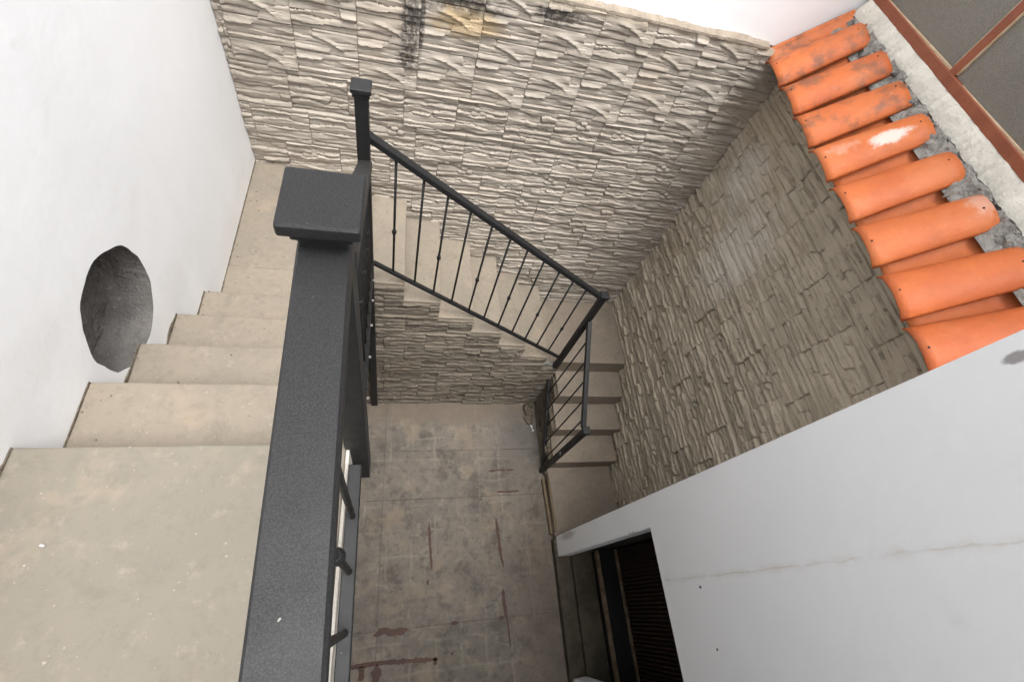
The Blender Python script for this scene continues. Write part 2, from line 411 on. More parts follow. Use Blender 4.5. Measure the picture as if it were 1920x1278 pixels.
def bar(bm, a, b, w, h, up=Vector((0, 0, 1)), bev=0.003):
    """square bar between two points"""
    a, b = Vector(a), Vector(b)
    d = (b - a); L = d.length; d.normalize()
    s = d.cross(up).normalized(); u = s.cross(d).normalized()
    m = Matrix((s, d, u)).transposed().to_4x4(); m.translation = a
    add_box(bm, (-w / 2, 0, -h / 2), (w / 2, L, h / 2), bev, 1, m)

def tube(bm, a, b, r, n=10, prof=None):
    """round bar between two points; prof is a list of (distance along, radius)"""
    a, b = Vector(a), Vector(b)
    d = (b - a); L = d.length; d.normalize()
    s = d.orthogonal().normalized(); u = d.cross(s)
    prof = prof or [(0, r), (L, r)]
    rings = []
    for t, rr in prof:
        rings.append([bm.verts.new(a + d * t + (s * math.cos(q) + u * math.sin(q)) * rr) for q in [2 * math.pi * i / n for i in range(n)]])
    for r0, r1 in zip(rings, rings[1:]):
        for i in range(n):
            f = bm.faces.new((r0[i], r0[(i + 1) % n], r1[(i + 1) % n], r1[i])); f.smooth = True
    bm.faces.new(rings[0][::-1]); bm.faces.new(rings[-1])

def blank(): return bmesh.new()

def lump(name, loc, size, mat, parent=None, seed=0.0, amp=0.35, sub=2):
    bm = bmesh.new()
    bmesh.ops.create_icosphere(bm, subdivisions=sub, radius=1.0)
    for v in bm.verts:
        q = v.co.copy()
        s = 1 + amp * mnoise.noise(q * 1.6 + Vector((seed, seed, seed))) + amp * 0.5 * mnoise.noise(q * 4 + Vector((seed, 0, seed)))
        v.co = Vector((q.x * size[0] * s, q.y * size[1] * s, q.z * size[2] * s)) + Vector(loc)
    return bm_obj(name, bm, mat, parent, False)

# ------------------------------------------------------------------ measures of the place (metres)
H = 0.2                       # riser
ZF = 0.11                     # lowest tread, beside the white wall
ZL2 = ZF + 4 * H              # corner landing by the two stone walls
ZL1 = ZF + 11 * H             # corner landing by the left wall
ZT = ZF + 16 * H              # top landing
XR = 3.313                    # face of the right stone wall
XW = 2.572                    # face of the white court wall
YW = -2.263                   # its far edge
YI = -0.81                    # inner face of the middle flight
XA = 0.84                     # inner edge of the upper flight
YN = -4.3                     # near end of the court

# ------------------------------------------------------------------ ground, floor
ground = pydata('ground', [(-150, -150, -0.12), (150, -150, -0.12), (150, 150, -0.12), (-150, 150, -0.12)], [(0, 1, 2, 3)], M['earth'])
tag(ground, kind='structure')
floor = thing('floor', kind='structure')
box('floor_bed', (-0.05, YN, -0.10), (XW + 0.9, 0.0, -0.012), M['mortar'], floor)
xs = [0.0, 0.915, XW - 0.0]
ys = [YN, -2.90, -1.835, -1.36, YI + 0.02]
gi = 0
for i in range(len(xs) - 1):
    for j in range(len(ys) - 1):
        g = 0.0009
        rough_box('floor_panel', (xs[i] + g, ys[j] + g, -0.012), (xs[i + 1] - g, ys[j + 1] - g, 0.0), M['floor'], floor,
                  cell=0.08, bev=0.002, amp=0.0012, freq=6, seed=i * 3.1 + j)
# streaks of red residue left on the floor
def streak(pts, w, seed, z=0.0032):
    """ragged flat smear following a polyline"""
    vs, fs = [], []
    P2 = [Vector((p[0], p[1], 0)) for p in pts]
    samples = []
    for a, b in zip(P2, P2[1:]):
        n = max(2, int((b - a).length / 0.012))
        for i in range(n): samples.append(a.lerp(b, i / n))
    samples.append(P2[-1])
    N = len(samples)
    for i, p in enumerate(samples):
        d = (samples[min(i + 1, N - 1)] - samples[max(i - 1, 0)]).normalized()
        s = Vector((-d.y, d.x, 0))
        taper = min(1.0, 6.0 * min(i, N - 1 - i) / N + 0.15)
        for sg in (-1, 1):
            k = 0.5 + 0.9 * abs(mnoise.noise(Vector((p.x * 30 + seed, p.y * 30, sg * 5.0))))
            q = p + s * sg * w * 0.5 * k * taper
            vs.append((q.x, q.y, z))
    for i in range(N - 1): fs.append((2 * i, 2 * i + 2, 2 * i + 3, 2 * i + 1))
    n0 = len(vs)
    vs += [(x, y, 0.0) for x, y, zz in vs]
    for i in range(N - 1):
        fs.append((2 * i, n0 + 2 * i, n0 + 2 * i + 2, 2 * i + 2)); fs.append((2 * i + 1, 2 * i + 3, n0 + 2 * i + 3, n0 + 2 * i + 1))
    return pydata('red_streak', vs, fs, M['red'], floor)
for i, (pts, w) in enumerate([
    ([(1.353, -2.05), (1.36, -2.25), (1.378, -2.478)], 0.034), ([(1.342, -2.54), (1.34, -2.59)], 0.03),
    ([(2.008, -2.035), (2.02, -2.25), (2.036, -2.42), (2.05, -2.495)], 0.04), ([(2.027, -2.67), (2.03, -2.80), (2.046, -2.92)], 0.05),
    ([(2.046, -2.90), (2.055, -3.0), (2.06, -3.145)], 0.02), ([(1.956, -1.585), (2.09, -1.578), (2.19, -1.582), (2.246, -1.576)], 0.026),
    ([(2.025, -1.797), (2.15, -1.80), (2.282, -1.797)], 0.028), ([(0.885, -2.93), (0.97, -2.905), (1.06, -2.925), (1.175, -2.912)], 0.075),
    ([(0.62, -3.15), (0.78, -3.128), (0.88, -3.125), (1.02, -3.13), (1.22, -3.14), (1.425, -3.153)], 0.05), ([(0.93, -3.13), (0.92, -3.25), (0.93, -3.4)], 0.085),
    ([(0.80, -3.13), (0.81, -3.2), (0.82, -3.23)], 0.07), ([(1.40, -3.13), (1.405, -3.19)], 0.05), ([(1.535, -2.905), (1.6, -2.90)], 0.05),
    ([(1.97, -2.905), (2.02, -2.90)], 0.045), ([(1.53, -3.125), (1.56, -3.12)], 0.03)]):
    streak(pts, w, i * 7.3)
# ------------------------------------------------------------------ cast-stone cladding panels
def ledge_field(kind, W, Hh, seed):
    """returns f(u,v) -> relief in metres for one cast panel"""
    rnd = random.Random(seed)
    if kind == 'A':   rows = [0, 0.34, 0.62, 1.0]
    elif kind == 'B': rows = [0, 0.24, 0.45, 0.68, 1.0]
    elif kind == 'E':
        n = rnd.choice((4, 5, 6)); rows = [0]
        for i in range(n): rows.append(rows[-1] + 0.5 + 0.9 * rnd.random())
        rows = [r / rows[-1] for r in rows]
    else:
        rows = [0]; n = rnd.choice((7, 8, 9))
        for i in range(n): rows.append(rows[-1] + 0.5 + 1.1 * rnd.random())
        rows = [r / rows[-1] for r in rows]
    R = len(rows) - 1
    wob = {'A': 0.010, 'B': 0.009, 'E': 0.006}.get(kind, 0.012)
    dep = {'A': 0.016, 'B': 0.018, 'E': 0.012}.get(kind, 0.022)
    ph = [rnd.uniform(0, 40) for _ in range(R + 1)]
    pieces = []
    for i in range(R):
        k = {'A': rnd.choice((1, 2)), 'B': rnd.choice((1, 2)), 'E': rnd.choice((1, 1, 2))}.get(kind, rnd.choice((1, 1, 1, 2)))
        cuts = sorted(rnd.uniform(0.15, 0.85) for _ in range(k - 1)) + [2.0]
        pieces.append([(c, rnd.random() * dep, rnd.uniform(-1, 1), rnd.uniform(0, 50), rnd.uniform(-0.2, 0.2)) for c in cuts])
    pebbles = []
    if kind == 'C' and seed % 3 == 0:
        pu, pv = rnd.uniform(0.2, 0.7) * W, rnd.uniform(0.25, 0.75) * Hh
        pebbles = [(pu, pv, 0.030, 0.017), (pu + 0.052, pv + 0.008, 0.022, 0.016), (pu + 0.012, pv + 0.033, 0.024, 0.013)]
    def bnd(i, u):
        if i == 0: return 0.0
        if i == R: return Hh
        w = mnoise.noise(Vector((u * 8, ph[i], 0.3))) * wob * 1.5 + mnoise.noise(Vector((u * 26, ph[i], 7.3))) * wob * 0.6 + mnoise.noise(Vector((u * 80, ph[i], 2.3))) * wob * 0.18
        return rows[i] * Hh + w
    def f(u, v):
        lo = 0.0
        for i in range(R):
            hi = bnd(i + 1, u)
            if v <= hi or i == R - 1: break
            lo = hi
        hh = max(hi - lo, 1e-4)
        t = (v - lo) / hh
        uu = u / W
        prev = -1.0
        for (c, base, tl, sd, sl) in pieces[i]:
            ce = c + sl * (t - 0.5) * 0.3
            if uu <= ce: break
            prev = ce
        edge = min(t, 1 - t) * hh
        side = min(abs(uu - ce), abs(uu - prev)) * W
        d = base
        amp = 0.75 if kind == 'E' else 1.0
        d += amp * 0.006 * tl * (t - 0.5) * 2
        d += amp * 0.0055 * mnoise.noise(Vector((u * 6, v * 55, sd)))            # split strata along the ledge
        d += amp * 0.0022 * mnoise.noise(Vector((u * 16, v * 140, sd + 3)))
        d += amp * (0.010 if kind == 'C' else 0.006) * mnoise.noise(Vector((u * 9, sd, 1.0)))
        if kind == 'C': d += 0.0035 * (1 - (2 * t - 1) ** 2) + 0.004 * (t - 0.4)
        rr = 0.0065
        if edge < rr: d -= (1 - edge / rr) ** 2 * (0.0075 if kind != 'E' else 0.0085) * (0.5 + abs(mnoise.noise(Vector((u * 12, ph[i], 2.0)))) * 1.5)
        if side < 0.005: d -= (1 - side / 0.005) * 0.007
        if kind == 'A':
            # the long curved scar every one of these castings carries
            s = (uu - 0.22) / 0.60
            if 0 < s < 1:
                vc = (0.74 - 0.16 * s - 0.42 * s ** 2.4) * Hh
                w = 0.010 + 0.008 * s
                q = (v - vc) / w
                d += 0.0115 * math.sin(math.pi * s) ** 0.6 * (math.exp(-q * q) if q > 0 else math.exp(-q * q * 6))
            if uu > 0.62 and t > 0 and v < 0.42 * Hh: d += 0.004 * min(1, (uu - 0.62) / 0.1)
            if v < 0.27 * Hh and uu < 0.55: d += 0.010 * math.sin(math.pi * min(1, v / (0.27 * Hh))) ** 0.5
        if kind == 'B':
            q = (v - (0.70 + 0.03 * math.sin(uu * 5)) * Hh) / 0.011
            d += 0.012 * math.exp(-q * q) * (0.6 + 0.4 * math.sin(uu * 7 + 1))
        for (pu, pv, pa, pb) in pebbles:
            e = ((u - pu) / pa) ** 2 + ((v - pv) / pb) ** 2
            if e < 1: d = dep * 0.45 + 0.009 * math.sqrt(1 - e)
            elif e < 1.35: d -= 0.006
        return d
    return f

GAP = 0.0008
def panel_grid(kind, W, Hh, seed, cell=0.0052, keep=None, ox=0.0, oz=0.0, wmax=None):
    """mesh of one panel in its own frame: x along the wall, z up, relief towards -y"""
    f = ledge_field(kind, W, Hh, seed)
    nx = max(6, int(W / cell)); nz = max(4, int(Hh / cell))
    vs, fs, idx = [], [], {}
    us = [GAP + (W - 2 * GAP) * i / nx for i in range(nx + 1)]
    zs = [GAP + (Hh - 2 * GAP) * j / nz for j in range(nz + 1)]
    for j in range(nz + 1):
        for i in range(nx + 1):
            e = min(i, nx - i, j, nz - j)
            d = f(us[i], zs[j]) + 0.006
            if e == 0: d = d * 0.85 - 0.001
            idx[i, j] = len(vs); vs.append((us[i], -d, zs[j]))
    for j in range(nz):
        for i in range(nx):
            if keep and not keep(ox + 0.5 * (us[i] + us[i + 1]), oz + 0.5 * (zs[j] + zs[j + 1])): continue
            fs.append((idx[i, j], idx[i + 1, j], idx[i + 1, j + 1], idx[i, j + 1]))
    if keep and fs:      # drop slivers that the step line cuts loose
        par = list(range(len(vs)))
        def root(a):
            while par[a] != a: par[a] = par[par[a]]; a = par[a]
            return a
        for fc in fs:
            for q in fc[1:]: par[root(q)] = root(fc[0])
        cnt = {}
        for fc in fs: cnt[root(fc[0])] = cnt.get(root(fc[0]), 0) + 1
        best = max(cnt, key=cnt.get)
        fs = [fc for fc in fs if root(fc[0]) == best]
    # sides back to the bed
    edge = {}
    for fc in fs:
        for a, b in zip(fc, fc[1:] + fc[:1]):
            if (b, a) in edge: del edge[b, a]
            else: edge[a, b] = 1
    back = {}
    for (a, b) in list(edge):
        for q in (a, b):
            if q not in back: back[q] = len(vs); vs.append((vs[q][0], 0.012, vs[q][2]))
        fs.append((b, a, back[a], back[b]))
    return vs, fs

def panel_mesh(kind, W, Hh, seed, **kw):
    vs, fs = panel_grid(kind, W, Hh, seed, **kw)
    if not fs: return None
    used = sorted({i for f in fs for i in f}); mp = {q: i for i, q in enumerate(used)}
    me = bpy.data.meshes.new('stone_panel')
    me.from_pydata([vs[q] for q in used], [], [tuple(mp[q] for q in f) for f in fs]); me.update()
    for p in me.polygons: p.use_smooth = True
    try: me.set_sharp_from_angle(angle=math.radians(38))
    except Exception: pass
    return me

PW = 0.3305
lib = {}
def libmesh(kind, Hh, var, mat):
    key = (kind, Hh, var, mat)
    if key not in lib:
        me = panel_mesh(kind, PW, Hh, hash((kind, var)) % 99991 if False else {'A': 100, 'B': 200, 'C': 300, 'E': 400}[kind] + var * 13)
        me.materials.append(M[mat]); lib[key] = me
    return lib[key]

def put_panel(me, parent, x, y, z, rz=0.0, deep=1.0):
    o = bpy.data.objects.new('stone_panel', me); col.objects.link(o)
    o.parent = parent; o.location = (x, y, z); o.rotation_euler = (0, 0, rz); o.scale = (1, deep if parent.name != 'stone_clad_wall' else 0.88, 1)
    return o

prnd = random.Random(11)
# ---- back wall
back = thing('stone_clad_wall', 'pale beige stacked-stone cladding on the back wall behind the middle stair flight', 'wall', 'stone clad walls')
box('wall_core', (-0.2, 0.004, -0.1), (XR + 0.5, 0.22, 3.63), M['mortar'], back)
x0 = 0.045
cols_b = [x0 + PW * i for i in range(-1, 10)]
# five rows of shallow castings at the top, checkered two kinds
for r in range(5):
    z = 3.635 - 0.1265 * (r + 1)
    for c, x in enumerate(cols_b):
        kind = 'A' if (r + c) % 2 == 1 else 'B'
        if x < 0 or x + PW > XR + 0.02:
            w = (PW - 0.0) if x >= 0 else 0
            lo = max(x, 0.002); hi = min(x + PW, XR)
            if hi - lo < 0.03: continue
            me = panel_mesh(kind, hi - lo, 0.1265, 60 + r * 7 + c); me.materials.append(M['stone_b'])
            put_panel(me, back, lo, prnd.uniform(-0.003, 0.001), z); continue
        put_panel(libmesh(kind, 0.1265, prnd.choice((0, 0, 1)), 'stone_b'), back, x, prnd.uniform(-0.003, 0.001), z)
def stair_under(x):
    """top of the middle flight at a place along the back wall"""
    if x < 0.75: return ZL1
    k = int((x - 0.75) / 0.2704) + 1
    return max(ZL1 - k * H, ZL2)
z = 3.635 - 0.1265 * 5
row = 0
while z > 0.6:
    hh = 0.2475
    z -= hh
    off = (row % 2) * 0.5 * PW + (0.08 if row == 0 else 0)
    x = -PW + 0.06 + off - PW * 0.5
    while x < XR:
        lo, hi = max(x, 0.002), min(x + PW, XR)
        if hi - lo > 0.025 and stair_under(min(hi + 0.3, XR)) < z + hh:
            if hi - lo < PW - 0.001:
                me = panel_mesh('C', hi - lo, hh, 500 + row * 17 + int(hi * 10)); me.materials.append(M['stone_b'])
                put_panel(me, back, lo, prnd.uniform(-0.004, 0.002), z)
            else:
                put_panel(libmesh('C', hh, prnd.randrange(7), 'stone_b'), back, lo, prnd.uniform(-0.004, 0.002), z)
        x += PW
    row += 1
# mortar lip on top of the cladding
vs, fs = [], []; nn = 420
for i in range(nn + 1):
    x = XR * 0.932 * i / nn
    e = 0.014 * mnoise.noise(Vector((x * 4, 0, 0))) + 0.007 * mnoise.noise(Vector((x * 22, 1, 0))) + 0.009 * max(0, mnoise.noise(Vector((x * 60, 2, 0))) - 0.25)
    fy = -0.016 - 0.010 * abs(mnoise.noise(Vector((x * 14, 3, 0)))) - 0.004 * mnoise.noise(Vector((x * 60, 3, 0)))
    vs += [(x, 0.01, 3.633), (x, fy, 3.634), (x, fy * 0.9, 3.648 + e * 0.5), (x, 0.004, 3.658 + e), (x, 0.05, 3.662 + e)]
for i in range(nn):
    for q in range(4): fs.append((5 * i + q, 5 * i + q + 5, 5 * i + q + 6, 5 * i + q + 1))
pydata('mortar_lip', vs, fs, M['lip'], back)

upper = tag(box('plaster_wall', (-0.2, 0.03, 3.642), (XR + 0.6, 0.2, 4.75), M['plaster']), 'bright white plaster wall above the pale stone cladding', 'wall', 'white plaster walls')

# ---- right wall
right = thing('stone_clad_wall', 'darker weathered stacked-stone cladding under the orange tiled eave', 'wall', 'stone clad walls')
box('wall_core', (XR + 0.004, YN, -0.1), (XR + 0.18, -0.002, 3.62), M['mortar'], right)
def kindrow(r): return 'E' if r < 5 else 'C'      # the upper courses are flatter castings
z = 3.60; row = 0
rows_r = [0.205] * 5 + [0.2475] * 12
for hh in rows_r:
    z -= hh
    if z < -0.05: break
    off = (0.07, 0.0, 0.165, 0.0)[row % 4] if row < 4 else (row % 2) * 0.5 * PW
    y = -off + PW * (1 if off else 0)
    while y > -2.95:
        wd = PW if kindrow(row) == 'C' else prnd.choice((PW, PW, 0.22, 0.27, 0.40))
        hi, lo = min(y, -0.012), y - wd
        if hi - lo > 0.03:
            kind = kindrow(row)
            if abs(hi - lo - PW) > 0.001:
                me = panel_mesh(kind, hi - lo, hh, 900 + row * 15 + int(-lo * 10)); me.materials.append(M['stone_r'])
            else:
                me = libmesh(kind, hh, prnd.randrange(5) + (0 if kind == 'E' else 1), 'stone_r')
            put_panel(me, right, XR, hi, z, -math.pi / 2, 1.6 if kind == 'C' else 1.8).location.x = XR + prnd.uniform(-0.003, 0.003)
        y -= wd
    row += 1

# ------------------------------------------------------------------ left plaster wall with the round niche
left = thing('plaster_wall', 'tall white plaster wall with a round hole beside the upper stair flight', 'wall', 'white plaster walls')
cy, cz, rad = -1.722, 3.082, 0.226
bm = blank(); N = 64
sq = (cy - 0.5, cy + 0.5, cz - 0.5, cz + 0.5)
ring, outer, inner = [], [], []
for i in range(N):
    a = 2 * math.pi * i / N
    rj = rad * (1 + 0.045 * mnoise.noise(Vector((math.cos(a) * 3, math.sin(a) * 3, 1))) + 0.014 * mnoise.noise(Vector((math.cos(a) * 14, math.sin(a) * 14, 4))))
    ring.append(bm.verts.new((0, cy + rj * math.cos(a), cz + rj * math.sin(a))))
    m = max(abs(math.cos(a)), abs(math.sin(a)))
    outer.append(bm.verts.new((0, cy + 0.5 * math.cos(a) / m, cz + 0.5 * math.sin(a) / m)))
    rb = rj * (1 + 0.02 * mnoise.noise(Vector((a * 5, 2, 2))))
for i in range(N):
    j = (i + 1) % N
    bm.faces.new((ring[i], ring[j], outer[j], outer[i]))
def quad(bm, y0, y1, z0, z1, x=0.0): bm.faces.new([bm.verts.new((x, y0, z0)), bm.verts.new((x, y1, z0)), bm.verts.new((x, y1, z1)), bm.verts.new((x, y0, z1))])
ZTOP = 4.75
quad(bm, YN, sq[0], -0.05, ZTOP); quad(bm, sq[1], 0.03, -0.05, ZTOP); quad(bm, sq[0], sq[1], -0.05, sq[2]); quad(bm, sq[0], sq[1], sq[3], ZTOP)
quad(bm, YN, 0.03, -0.05, ZTOP, -0.25)
for a, b in (((0, YN), (-0.25, YN)), ((0, 0.03), (-0.25, 0.03))):
    bm.faces.new([bm.verts.new((a[0], a[1], -0.05)), bm.verts.new((b[0], b[1], -0.05)), bm.verts.new((b[0], b[1], ZTOP)), bm.verts.new((a[0], a[1], ZTOP))])
bm.faces.new([bm.verts.new(p) for p in ((0, YN, ZTOP), (0, 0.03, ZTOP), (-0.25, 0.03, ZTOP), (-0.25, YN, ZTOP))])
bm_obj('plaster_face', bm, M['plaster'], left)
# the dug-out mortar of the niche: broken rim and rough bowl
vs, fs = [], []
NR, NA = 14, 64
for r in range(NR + 1):
    for i in range(NA):
        a = 2 * math.pi * i / NA
        t = r / NR
        rr = (rad * 1.06 if r < 2 else rad * 1.03) * (1 - (max(0, r - 3) / (NR - 3)) ** 1.15 * 0.9999)
        dep = -0.002 - 0.155 * min(1, r / 4.0) ** 0.9
        p = Vector((0, cy + rr * math.cos(a), cz + rr * math.sin(a)))
        dep += (0.009 * mnoise.noise(p * 14) + 0.011 * mnoise.noise(Vector((0, p.y * 30, p.z * 60)))) * min(1, r / 2)
        vs.append((min(dep, -0.0015), p.y, p.z))
for r in range(NR):
    for i in range(NA):
        j = (i + 1) % NA
        fs.append((r * NA + i, r * NA + j, (r + 1) * NA + j, (r + 1) * NA + i))
tag(pydata('niche_mortar', vs, fs, M['niche'], left), 'rough grey mortar inside the round hole')
# crumbling edge where treads were cut into the plaster
noses = [(-2.304, ZT), (-2.024, ZT - H), (-1.768, ZT - 2 * H), (-1.502, ZT - 3 * H), (-1.238, ZT - 4 * H)]
segs = [(-2.9, -2.304, ZT)] + [(noses[k][0], noses[k + 1][0], ZT - (k + 1) * H) for k in range(4)] + [(-1.238, -0.01, ZL1)]
for (ya, yb, zz) in segs:
    n = max(6, int((yb - ya) / 0.02)); vs, fs = [], []
    for i in range(n + 1):
        y = ya + (yb - ya) * i / n
        hgt = 0.0015 + 0.05 * max(0, mnoise.noise(Vector((y * 6, zz * 3, 1))) - 0.12) + 0.006 * max(0, mnoise.noise(Vector((y * 45, zz, 2))))
        vs += [(0.0005, y, zz - 0.01), (0.0045, y, zz - 0.01), (0.0035, y, zz + hgt * 0.7), (0.0005, y, zz + hgt)]
    for i in range(n):
        for q in range(3): fs.append((4 * i + q, 4 * i + q + 1, 4 * i + q + 5, 4 * i + q + 4))
    pydata('crumbled_edge', vs, fs, M['dirt'], left)

# ------------------------------------------------------------------ upper flight along the left wall
SG = 'concrete stair flights'
f1 = thing('stair_flight', 'pale concrete upper stair flight descending along the white wall with the hole', 'stairs', SG)
rough_box('landing', (0.004, YN, ZT - 0.20), (XA - 0.0045, noses[0][0], ZT), M['landing'], f1, 0.07, 0.007, 0.002, 8, 1.0)
box('edge_strip', (XA - 0.0042, YN, ZT - 0.16), (XA + 0.006, noses[0][0] - 0.004, ZT - 0.006), M['lime'], f1, 0.003)
for k in range(4):
    za = ZT - (k + 1) * H
    rough_box('step', (0.004, noses[k][0] - 0.05, za - 0.23), (XA - 0.02 - 0.012 * k, noses[k + 1][0], za), M['tread'], f1, 0.07, 0.007, 0.0025, 8, 2.0 + k)
rough_box('landing', (0.004, -1.29, ZL1 - 0.20), (0.75, -0.913, ZL1), M['tread'], f1, 0.07, 0.005, 0.0015, 8, 7.0)
rough_box('landing', (0.004, -0.912, ZL1 - 0.20), (0.75, -0.002, ZL1 - 0.002), M['tread'], f1, 0.07, 0.005, 0.0015, 8, 8.0)
# sloping soffit under the flight
bm = blank()
sl = [(-2.36, ZT - 0.21), (-1.2, ZL1 - 0.12), (-1.2, ZL1 - 0.24), (-2.36, ZT - 0.42)]
A = [bm.verts.new((0.004, y, z)) for y, z in sl]; B = [bm.verts.new((XA - 0.06, y, z)) for y, z in sl]
bm.faces.new(A); bm.faces.new(B[::-1])
for i in range(4): bm.faces.new((A[i], A[(i + 1) % 4], B[(i + 1) % 4], B[i]))
bm_obj('soffit', bm, M['plaster'], f1)

# ------------------------------------------------------------------ middle flight along the back wall
f2 = thing('stair_flight', 'beige concrete middle stair flight against the pale stone wall', 'stairs', SG)
tn = [1.018, 1.287, 1.568, 1.839, 2.099, 2.369]
prev = 0.75
for k, x in enumerate(tn):
    za = ZL1 - (k + 1) * H
    rough_box('step', (prev - 0.06, YI - 0.008, za - 0.26), (x, -0.004, za), M['tread'], f2, 0.07, 0.006, 0.003, 8, 10.0 + k)
    prev = x
rough_box('landing', (tn[-1] - 0.06, -0.762, ZL2 - 0.2), (XR - 0.004, -0.004, ZL2), M['tread_low'], f2, 0.07, 0.006, 0.003, 8, 20.0)
bm = blank()   # solid body under the steps, behind the cladding
prof = [(0.72, -0.05), (tn[-1] + 0.17, -0.05), (tn[-1] + 0.17, ZL2 - 0.04), (tn[-1] - 0.02, ZL2 + 0.04), (0.72, ZL1 - 0.36)]
A = [bm.verts.new((x, YI + 0.016, z)) for x, z in prof]; B = [bm.verts.new((x, -0.01, z)) for x, z in prof]
bm.faces.new(A); bm.faces.new(B[::-1])
for i in range(5): bm.faces.new((A[i], A[(i + 1) % 5], B[(i + 1) % 5], B[i]))
bm_obj('stair_core', bm, M['mortar'], f2)
def below_mid(x, z):
    if x > 2.535: return False
    k = sum(1 for t in tn if x > t)
    lim = (ZL1 - (k + 1) * H if k < 6 else ZL2) - 0.026
    return z < lim + 0.012 * mnoise.noise(Vector((x * 12, 0, 5)))
row = 0; z = 0.0
while z < 2.2:
    hh = 0.2475
    x = 0.715 - (row % 2) * 0.5 * PW
    while x < 2.54:
        lo = max(x, 0.715); hi = min(x + PW, 2.54)
        if hi - lo > 0.04:
            zt = [below_mid(a, b) for a in (lo + 0.02, (lo + hi) / 2, hi - 0.02) for b in (z + 0.02, z + hh - 0.02)]
            if all(zt) and hi - lo > PW - 0.001:
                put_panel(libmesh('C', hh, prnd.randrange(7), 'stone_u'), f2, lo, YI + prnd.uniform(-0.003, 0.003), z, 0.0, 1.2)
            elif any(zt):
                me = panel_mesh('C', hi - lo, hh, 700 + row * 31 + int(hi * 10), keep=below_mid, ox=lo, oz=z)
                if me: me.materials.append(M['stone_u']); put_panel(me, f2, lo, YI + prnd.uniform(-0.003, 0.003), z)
        x += PW
    z += hh; row += 1

# ------------------------------------------------------------------ lower flight along the right wall
f3 = thing('stair_flight', 'brownish concrete lower stair flight between dark stone wall and courtyard floor', 'stairs', SG)
yn = [-0.762, -1.041, -1.320, -1.599]
X3 = 2.575
for k in range(3):
    za = ZL2 - (k + 1) * H
    rough_box('step', (X3, yn[k + 1], za - 0.24), (XR - 0.004, yn[k] + 0.04, za), M['tread_low'], f3, 0.07, 0.006, 0.003, 8, 30.0 + k)
rough_box('landing', (X3 - 0.012, YW + 0.003, -0.08), (XR - 0.004, yn[3] + 0.03, ZF), M['tread_low'], f3, 0.07, 0.006, 0.003, 8, 40.0)
box('stair_core', (X3 + 0.012, -1.56, -0.05), (XR - 0.01, -0.80, 0.30), M['mortar'], f3)
def below_low(y, z):    # y here is the distance from the inner corner towards the viewer
    yy = YI - y
    k = sum(1 for t in yn if yy < t)
    lim = (ZL2 - k * H if k < 4 else ZF) - 0.03
    return z < lim + 0.012 * mnoise.noise(Vector((yy * 12, 0, 5)))
row = 0; z = 0.0
while z < 0.95:
    y = -(row % 2) * 0.5 * PW
    while y < 0.84:
        lo = max(y, 0.0); hi = min(y + PW, 0.84)
        if hi - lo > 0.04:
            me = panel_mesh('C', hi - lo, 0.2475, 800 + row * 31 + int(hi * 10), keep=below_low, ox=lo, oz=z)
            if me:
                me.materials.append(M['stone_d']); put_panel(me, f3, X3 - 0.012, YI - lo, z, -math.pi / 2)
        y += PW
    z += 0.2475; row += 1

# two strips lying along the edge of the lowest tread
bm = blank(); bar(bm, (2.533, -1.69, 0.028), (2.553, -2.235, 0.028), 0.030, 0.052, bev=0.004)
tag(bm_obj('wooden_strip', bm, M['wood']), 'thin weathered wooden strip lying along the lowest tread', 'strip')
bm = blank(); tube(bm, (2.556, -1.70, 0.128), (2.572, -2.225, 0.128), 0.013, 10)
tag(bm_obj('rusty_pipe', bm, M['wood']), 'thin brown pipe lying on the edge of the lowest tread', 'pipe')

# ------------------------------------------------------------------ white court wall with the doorway
court = thing('plaster_wall', 'grey-white plaster wall at lower right with a dark doorway', 'wall', 'white plaster walls')
DY0, DY1, DZ = -3.405, -2.447, 1.935
WT = 4.3; TH = 0.13
bm = blank()
def slab(bm, y0, y1, z0, z1):
    add_box(bm, (XW, y0, z0), (XW + TH, y1, z1))
bmx = []
# one outline with the doorway cut out, extruded to the wall thickness
ol = [(YN, -0.05), (DY0, -0.05), (DY0, DZ), (DY1, DZ), (DY1, -0.05), (YW, -0.05), (YW, WT), (YN, WT)]
A = [bm.verts.new((XW, y, z)) for y, z in ol]; B = [bm.verts.new((XW + TH, y, z)) for y, z in ol]
for V, s in ((A, 1), (B, -1)):
    for q in ((0, 1, 2, 7), (7, 2, 3, 6), (3, 4, 5, 6)):
        bm.faces.new([V[i] for i in q][::s])
for i in range(8):
    j = (i + 1) % 8
    bm.faces.new((A[i], A[j], B[j], B[i]))
es = [e for e in bm.edges if len(e.link_faces) == 2]
bmesh.ops.recalc_face_normals(bm, faces=bm.faces)
es = [e for e in bm.edges if len(e.link_faces) == 2 and e.calc_face_angle(0) > 1]
bmesh.ops.bevel(bm, geom=es, offset=0.005, segments=2, affect='EDGES')
bm_obj('plaster_face', bm, M['court'], court)
# mossy kerb along its foot
rough_box('kerb', (XW - 0.022, -4.2, -0.03), (XW + 0.128, YW - 0.02, 0.085), M['brown_concrete'], court, 0.05, 0.01, 0.006, 12, 50.0)
